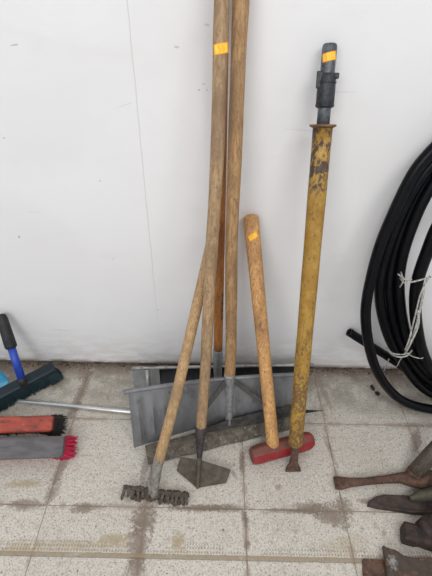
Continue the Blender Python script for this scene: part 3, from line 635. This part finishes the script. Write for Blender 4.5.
for i in range(18):
    j = (i+1) % 18; bm.faces.new((rings[0][i], rings[0][j], inner[j], inner[i])); bm.faces.new((inner[i], inner[j], deep[j], deep[i]))
bm.faces.new(deep); bm.faces.new(rings[-1])
link('loose_end', bm, HOSE, root, True)
def twine(pp, r=0.0022, fr_=0.0):
    tube(bm, catmull([W(x, y, Y_) for x, y, Y_ in pp], 4), r, 6)
bm = bmesh.new()
Ys = 0.935
twine([(388,350,Ys+.03),(393,355,Ys+.01),(401,357,Ys),(408,355,Ys),(412,350,Ys+.03)], 0.0028)
twine([(387,347,Ys+.04),(392,353,Ys+.01),(402,354.5,Ys),(409,353,Ys)], 0.0022)
twine([(405,354,Ys),(409,345,Ys+.005),(414,333,Ys+.01),(418,318,Ys+.015),(418,310,Ys+.015)], 0.0035)
twine([(406,352,Ys),(412,340,Ys),(418,326,Ys+.01),(419,314,Ys+.015),(422,300,Ys+.02),(424,288,Ys+.03)], 0.0036)
twine([(405,350,Ys),(409,340,Ys),(412,328,Ys+.01),(416,312,Ys+.015),(420,296,Ys+.02),(426,282,Ys+.03),(430,276,Ys+.04)], 0.0026)
twine([(402,357,Ys),(399,362,Ys+.005),(397,366,Ys+.02),(391,368,Ys+.05)], 0.0016)
twine([(408,354,Ys),(414,357,Ys),(421,358.5,Ys),(423,357.5,Ys)], 0.0016)
twine([(389,359,Ys+.04),(386,366,Ys+.06),(384,371,Ys+.07)], 0.0018)
twine([(398,274,Ys+.04),(403,278,Ys+.02),(410,282,Ys+.02),(420,280,Ys+.02),(431,277,Ys+.03)], 0.0026)
twine([(400,278,Ys+.04),(405,283,Ys+.02),(412,279,Ys+.02)], 0.0022)
twine([(401,272,Ys+.05),(403,281,Ys+.02),(400,287,Ys+.04)], 0.0024)
o = link('twine', bm, TWINE, root, True); o['label'] = 'frayed white twine'

# ------------------------------------------------------------------ brooms at the left
def broomhead(root, A_, B_, wd, th, bl_, down, sidev, blockmat, bristmat, nb, flare, name_b='bristles', rb=0.0011, nose=0.0):
    """block from A_ to B_ (axis), section wd x th, bristles of length bl_ along down"""
    ax_ = (B_-A_).normalized(); down = (down-ax_*down.dot(ax_)).normalized(); sd_ = down.cross(ax_).normalized(); Ln = (B_-A_).length
    bm = bmesh.new(); rr_ = []
    for t, k in ((0, .8), (0.02, 1), (0.98, 1), (1, .8)):
        c_ = lerp(A_, B_, t); rr_.append([bm.verts.new(c_+sd_*x_*wd/2*k+down*y_*th/2) for x_, y_ in ((-1, -.5), (-.8, -1), (.8, -1), (1, -.5), (1, 1), (-1, 1))])
    for a_, b_ in zip(rr_, rr_[1:]):
        for i in range(6): bm.faces.new((a_[i], a_[(i+1) % 6], b_[(i+1) % 6], b_[i]))
    bm.faces.new(rr_[0][::-1]); bm.faces.new(rr_[-1]); o_ = bevel(link('block', bm, blockmat, root), 0.002)
    bm = bmesh.new()
    for i in range(nb):
        t = random.random(); 
        if i < nb*0.35: t = 1-random.random()*0.10
        u = random.uniform(-1, 1); base = lerp(A_, B_, 0.01+0.98*t)+sd_*u*wd*0.36+down*th*0.45
        et = max(0, (t-0.85)/0.15); u *= math.sqrt(max(0.15, 1-max(0, (t-0.93)/0.07)**2*0.7))
        dv = (down+ax_*flare*et*random.uniform(0.1, 1.25)+sd_*(u*0.12+u*0.35*et+random.uniform(-.12, .12))).normalized()
        tipp = base+dv*bl_*random.uniform(0.9, 1.05+0.0*et)*(1-0.25*random.random()*et)+ax_*random.uniform(-.003, .003); tipp.z = max(tipp.z, 0.001)
        midp = lerp(base, tipp, 0.5)+Vector((random.uniform(-1, 1), random.uniform(-1, 1), 0))*0.002; midp.z = max(midp.z, 0.0015)
        tube(bm, [base, midp, tipp], [rb*1.3, rb*1.2, rb*0.8], 4)
    link(name_b, bm, bristmat, root)
    return o_, ax_, sd_, down
# teal brush with a short blue handle
E0, E1 = F(-40, 415, 0.060), F(54, 366.5, 0.060)
root = thing('floor_brush', 'dark teal bristled brush with short blue handle and black grip, by the wall', 'brush', (E0.x*.5+E1.x*.5, E0.y*.5+E1.y*.5, 0))
broomhead(root, E0, E1, 0.050, 0.020, 0.052, Vector((0.10, 0.02, -1)), None, TEALK, TEALB, 3200, 0.45, rb=0.0016)
b0 = F(23, 383, 0.072); b1 = W(1, 316, 1.094); dd = (b1-b0).normalized()
bm = bmesh.new(); tube(bm, [b0-dd*0.012, b0+dd*0.03], [0.0155, 0.0135], 16); link('connector', bm, BLACKP, root, True)
g0 = L(11, 348, b0, b1); t_ = (g0-b0).dot(dd)
bm = bmesh.new(); tube(bm, [b0+dd*0.02, b0+dd*(t_+.02)], 0.0145, 16); link('pole', bm, BLUE, root, True)
bm = bmesh.new(); tl = (b1-b0).length; tube(bm, [b0+dd*t_, b0+dd*(t_+0.006), lerp(b0+dd*t_, b1, .5), b1-dd*.01, b1], [0.0185, 0.0215, 0.0205, 0.0195, 0.0165], 20, round_end=(False, True)); link('grip', bm, BLACKP, root, True)
# light blue dustpan at the frame's edge
q0 = F(3, 384, 0.02)
root = thing('dustpan', 'light blue plastic dustpan on the floor beside the teal brush', 'dustpan', (q0.x-.05, q0.y, 0))
bm = bmesh.new(); c_ = F(-22, 392, 0.003); pa = [F(3.5, 391.5, 0.004), F(8.5, 381, 0.030), F(-1, 372.5, 0.045), F(-48, 378, 0.045), F(-52, 400, 0.004)]
slab(bm, pa, Vector((0, 0, -0.003))); bevel(link('tray', bm, CYAN, root), 0.001)
bm = bmesh.new(); slab(bm, [pa[1], pa[2], pa[3], pa[3]+Vector((0, .004, .018)), pa[2]+Vector((0, .004, .018)), pa[1]+Vector((0, .002, .006))], Vector((0, 0.003, 0))); link('back_wall', bm, CYAN, root)
bm = bmesh.new(); hq = lerp(pa[2], pa[3], .5); tube(bm, [hq, hq+Vector((-.02, .03, .05))], 0.010, 10, round_end=(False, True)); link('handle', bm, CYAN, root, True)
# orange-red block with black bristles
dv = Vector((0.0, 0.42, -0.90))
E0, E1 = F(-70, 427.5, 0.070), F(53, 423.5, 0.066)
root = thing('push_broom', 'push broom head with worn orange-red block and black bristles', 'broom', (E0.x*.5+E1.x*.5, E0.y, 0), 'push broom heads on the floor at the left')
broomhead(root, E0, E1, 0.054, 0.020, 0.060, dv, None, ORANGEP, BLKB, 2600, 0.85, rb=0.0012)
# grey block with red bristles
E0, E1 = F(-70, 451.5, 0.064), F(64, 446.5, 0.058)
root = thing('push_broom', 'push broom head with long grey block and crimson bristles', 'broom', (E0.x*.5+E1.x*.5, E0.y, 0), 'push broom heads on the floor at the left')
broomhead(root, E0, E1, 0.067, 0.020, 0.054, Vector((0, 0.40, -0.91)), None, GREYW, REDB, 2600, 1.2, rb=0.0012)
# silver tube
q0, q1 = F(18, 401, 0.0085), F(131, 412, 0.0085)
bm = bmesh.new(); q2 = q1+(q1-q0).normalized()*0.14; tube(bm, [q0, q1, q2], 0.0078, 16, round_end=(True, True))
tag(link('metal_tube', bm, SILVER, None, True), 'thin silver metal tube on the floor between teal brush and grey shovel', 'tube')

# ------------------------------------------------------------------ rusty heads at the lower right
# pick
root = thing('pickaxe', 'rusty pickaxe with long thin arm ending in a flat tip and grey handle', 'pickaxe', tuple(F(418, 478, 0)))
bm = bmesh.new()
ax_pts = [(F(334.5, 483, 0.010), .021, .006), (F(341, 483, 0.012), .022, .010), (F(350, 482.5, 0.014), .015, .013), (F(365, 481.5, 0.018), .011, .013), (F(385, 479.5, 0.024), .012, .015), (F(400, 478, 0.022), .016, .015), (F(410, 479, 0.022), .026, .017), (F(424, 480, 0.022), .032, .018), (F(436, 478, 0.030), .026, .020), (F(450, 480, 0.026), .016, .015), (F(480, 487, 0.014), .009, .010)]
rg = []
for i, (p, a_, b_) in enumerate(ax_pts):
    a0 = ax_pts[max(i-1, 0)][0]; a1 = ax_pts[min(i+1, len(ax_pts)-1)][0]; t = (a1-a0).normalized(); s_ = Vector((0, 0, 1)).cross(t).normalized(); u_ = t.cross(s_)
    p.z = max(p.z, b_+0.001)
    rg.append([bm.verts.new(p+s_*a_*math.cos(k*math.pi/6)+u_*b_*math.sin(k*math.pi/6)) for k in range(12)])
for a_, b_ in zip(rg, rg[1:]):
    for i in range(12): bm.faces.new((a_[i], a_[(i+1) % 12], b_[(i+1) % 12], b_[i]))
bm.faces.new(rg[0][::-1]); bm.faces.new(rg[-1]); link('head', bm, RUST, root, True)
e0 = F(415, 473, 0.030); e1 = e0+Vector((0.085, 0.06, 0.15))
bm = bmesh.new(); tube(bm, [e0+Vector((.006, -.003, -.010)), e0+Vector((0.010, 0.002, 0.004))], [0.036, 0.034], 20, flat=(1, .85)); link('eye_ring', bm, RUST, root, True)
bm = bmesh.new(); tube(bm, [e0, lerp(e0, e1, .4), e1, e1+(e1-e0)*2.2], [0.027, 0.026, 0.022, 0.018], 20, flat=(0.85, 1)); link('handle', bm, WOOD_GREY, root, True)
# mattock blade
root = thing('mattock', 'mattock with curved dark brown blade and greenish handle, between pickaxe and hammer', 'mattock', tuple(F(410, 503, 0)))
def plate(pxs, z0, th, mat, name, root, bv=0.003):
    bm = bmesh.new(); P = [F(x, y, z) for x, y, z in pxs]; slab(bm, P, [Vector((0, 0, -min(th, p.z-0.001))) for p in P]); return bevel(link(name, bm, mat, root), bv)
plate([(367, 506, .008), (369, 501, .014), (376, 496, .020), (384, 494, .024), (398, 494.5, .028), (412, 495, .030), (440, 497, .032), (440, 513, .026), (415, 512.5, .022), (392, 509.5, .016), (378, 508.5, .010)], 0, 0.030, RUSTDK, 'blade', root, 0.004)
e0 = F(411, 498, 0.040); bm = bmesh.new(); e1 = F(440, 492, 0.06); tube(bm, [e0, lerp(e0, e1, .3), e1, e1+Vector((.18, .05, .20))], [0.010, 0.020, 0.023, 0.018], 18, flat=(1, .8), round_end=(True, False)); link('handle', bm, WOOD_GREEN, root, True)
# block hammer
root = thing('hammer', 'dark rusted hammer with blunt square face, between the mattock and the axe', 'hammer', tuple(F(425, 540, 0)))
c0, c1 = F(402, 532, 0.030), F(446, 545, 0.030); ax_ = (c1-c0).normalized(); s_ = Vector((0, 0, 1)).cross(ax_)
bm = bmesh.new()
rg = []
for t, k, kz in ((0, .82, .85), (0.04, 1, 1), (0.28, .98, 1), (0.42, .80, .9), (0.52, .86, .95), (1.0, .9, 1)):
    c_ = lerp(c0, c1, t); rg.append([bm.verts.new(c_+s_*x_*0.026*k+Vector((0, 0, 1))*z_*0.026*kz) for x_, z_ in ((-1, -.7), (-.7, -1), (.7, -1), (1, -.7), (1, .7), (.7, 1), (-.7, 1), (-1, .7))])
for a_, b_ in zip(rg, rg[1:]):
    for i in range(8): bm.faces.new((a_[i], a_[(i+1) % 8], b_[(i+1) % 8], b_[i]))
bm.faces.new(rg[0][::-1]); bm.faces.new(rg[-1]); bevel(link('head', bm, RUSTDK, root), 0.003)
p = F(430, 527, 0.052); bm = bmesh.new(); tube(bm, [p+Vector((0, 0, -0.03)), p+Vector((0.004, 0.002, 0.014))], [0.034, 0.030], 20); 
link('eye_boss', bm, RUSTDK, root, True)
bm = bmesh.new(); tube(bm, [p, p+Vector((0.16, 0.06, 0.30))], [0.019, 0.018], 18, flat=(.8, 1)); link('handle', bm, WOOD_GREY, root, True)
# axe
root = thing('axe', 'rusty axe with sharp blade corner and bare grey patch, beside the iron wedge', 'axe', tuple(F(405, 575, 0)))
plate([(383, 544.5, .034), (388, 547.5, .036), (395.5, 549.5, .038), (404, 555, .040), (414, 557.5, .042), (440, 557, .046), (446, 596, .040), (420, 600, .034), (389, 600, .024), (388, 580, .026), (385.5, 562, .030)], 0, 0.016, RUSTAX, 'blade', root, 0.003)
bm = bmesh.new(); p = F(448, 577, 0.036); tube(bm, [p+Vector((-.02, 0, 0)), p+Vector((0.05, 0.005, 0))], [0.022, 0.026], 12, flat=(1, 1)); link('poll', bm, RUSTAX, root)
bm = bmesh.new(); tube(bm, [p+Vector((.02, 0, 0)), p+Vector((0.16, 0.12, 0.35))], [0.017, 0.017], 16); link('handle', bm, WOOD_GREY, root, True)
# flat iron bar under the axe
bm = bmesh.new(); P = [F(363, 558.5, .012), F(386, 560, .012), F(392, 600, .012), F(364, 600, .012)]; slab(bm, P, Vector((0, 0, -0.011)))
tag(bevel(link('iron_wedge', bm, RUST), 0.002), 'flat rusty iron wedge on the floor tucked against the axe blade', 'wedge')

# ------------------------------------------------------------------ bits on the floor
for i, (x, y, s_, lab) in enumerate([(372.5, 387.5, 0.016, 'larger black sliver on the floor by the pipe coil'), (377.5, 393.5, 0.010, 'smaller black chip beside the larger sliver by the pipe coil')]):
    bm = bmesh.new(); p = F(x, y, 0.003); g = bmesh.ops.create_icosphere(bm, subdivisions=1, radius=s_, matrix=Matrix.Translation(p))
    for v in g['verts']:
        v.co = p+Vector(((v.co.x-p.x)*(0.55+0.5*i), (v.co.y-p.y)*1.1, (v.co.z-p.z)*0.25)); v.co += Vector((random.uniform(-1, 1), random.uniform(-1, 1), 0))*0.002
    tag(link('grit_chip', bm, BITS), lab, 'debris', 'black chips under the pipe coil')
bm = bmesh.new()                                                     # crumbs of plaster and soil along the wall foot and round the rake
for i in range(300):
    if i < 300: p = Vector((random.uniform(-0.85, 1.0), WALLY-0.004-abs(random.gauss(0, 0.012)), 0.001)); r = random.uniform(0.001, 0.0035)
    else: q = F(random.uniform(120, 205), random.uniform(511, 518), 0); p = Vector((q.x, q.y, 0.001)); r = random.uniform(0.0008, 0.0028)
    if p.y > WALLY-0.004: p.y = WALLY-0.004
    g = bmesh.ops.create_icosphere(bm, subdivisions=1, radius=r, matrix=Matrix.Translation(p))
    for v in g['verts']: v.co += Vector((random.uniform(-1, 1), random.uniform(-1, 1), random.uniform(-1, 1)))*r*0.3; v.co.y = min(v.co.y, WALLY-0.0005)
o = tag(link('soil_crumbs', bm, SOIL), 'brown soil crumbs scattered along the foot of the wall', 'debris'); o['kind'] = 'stuff'
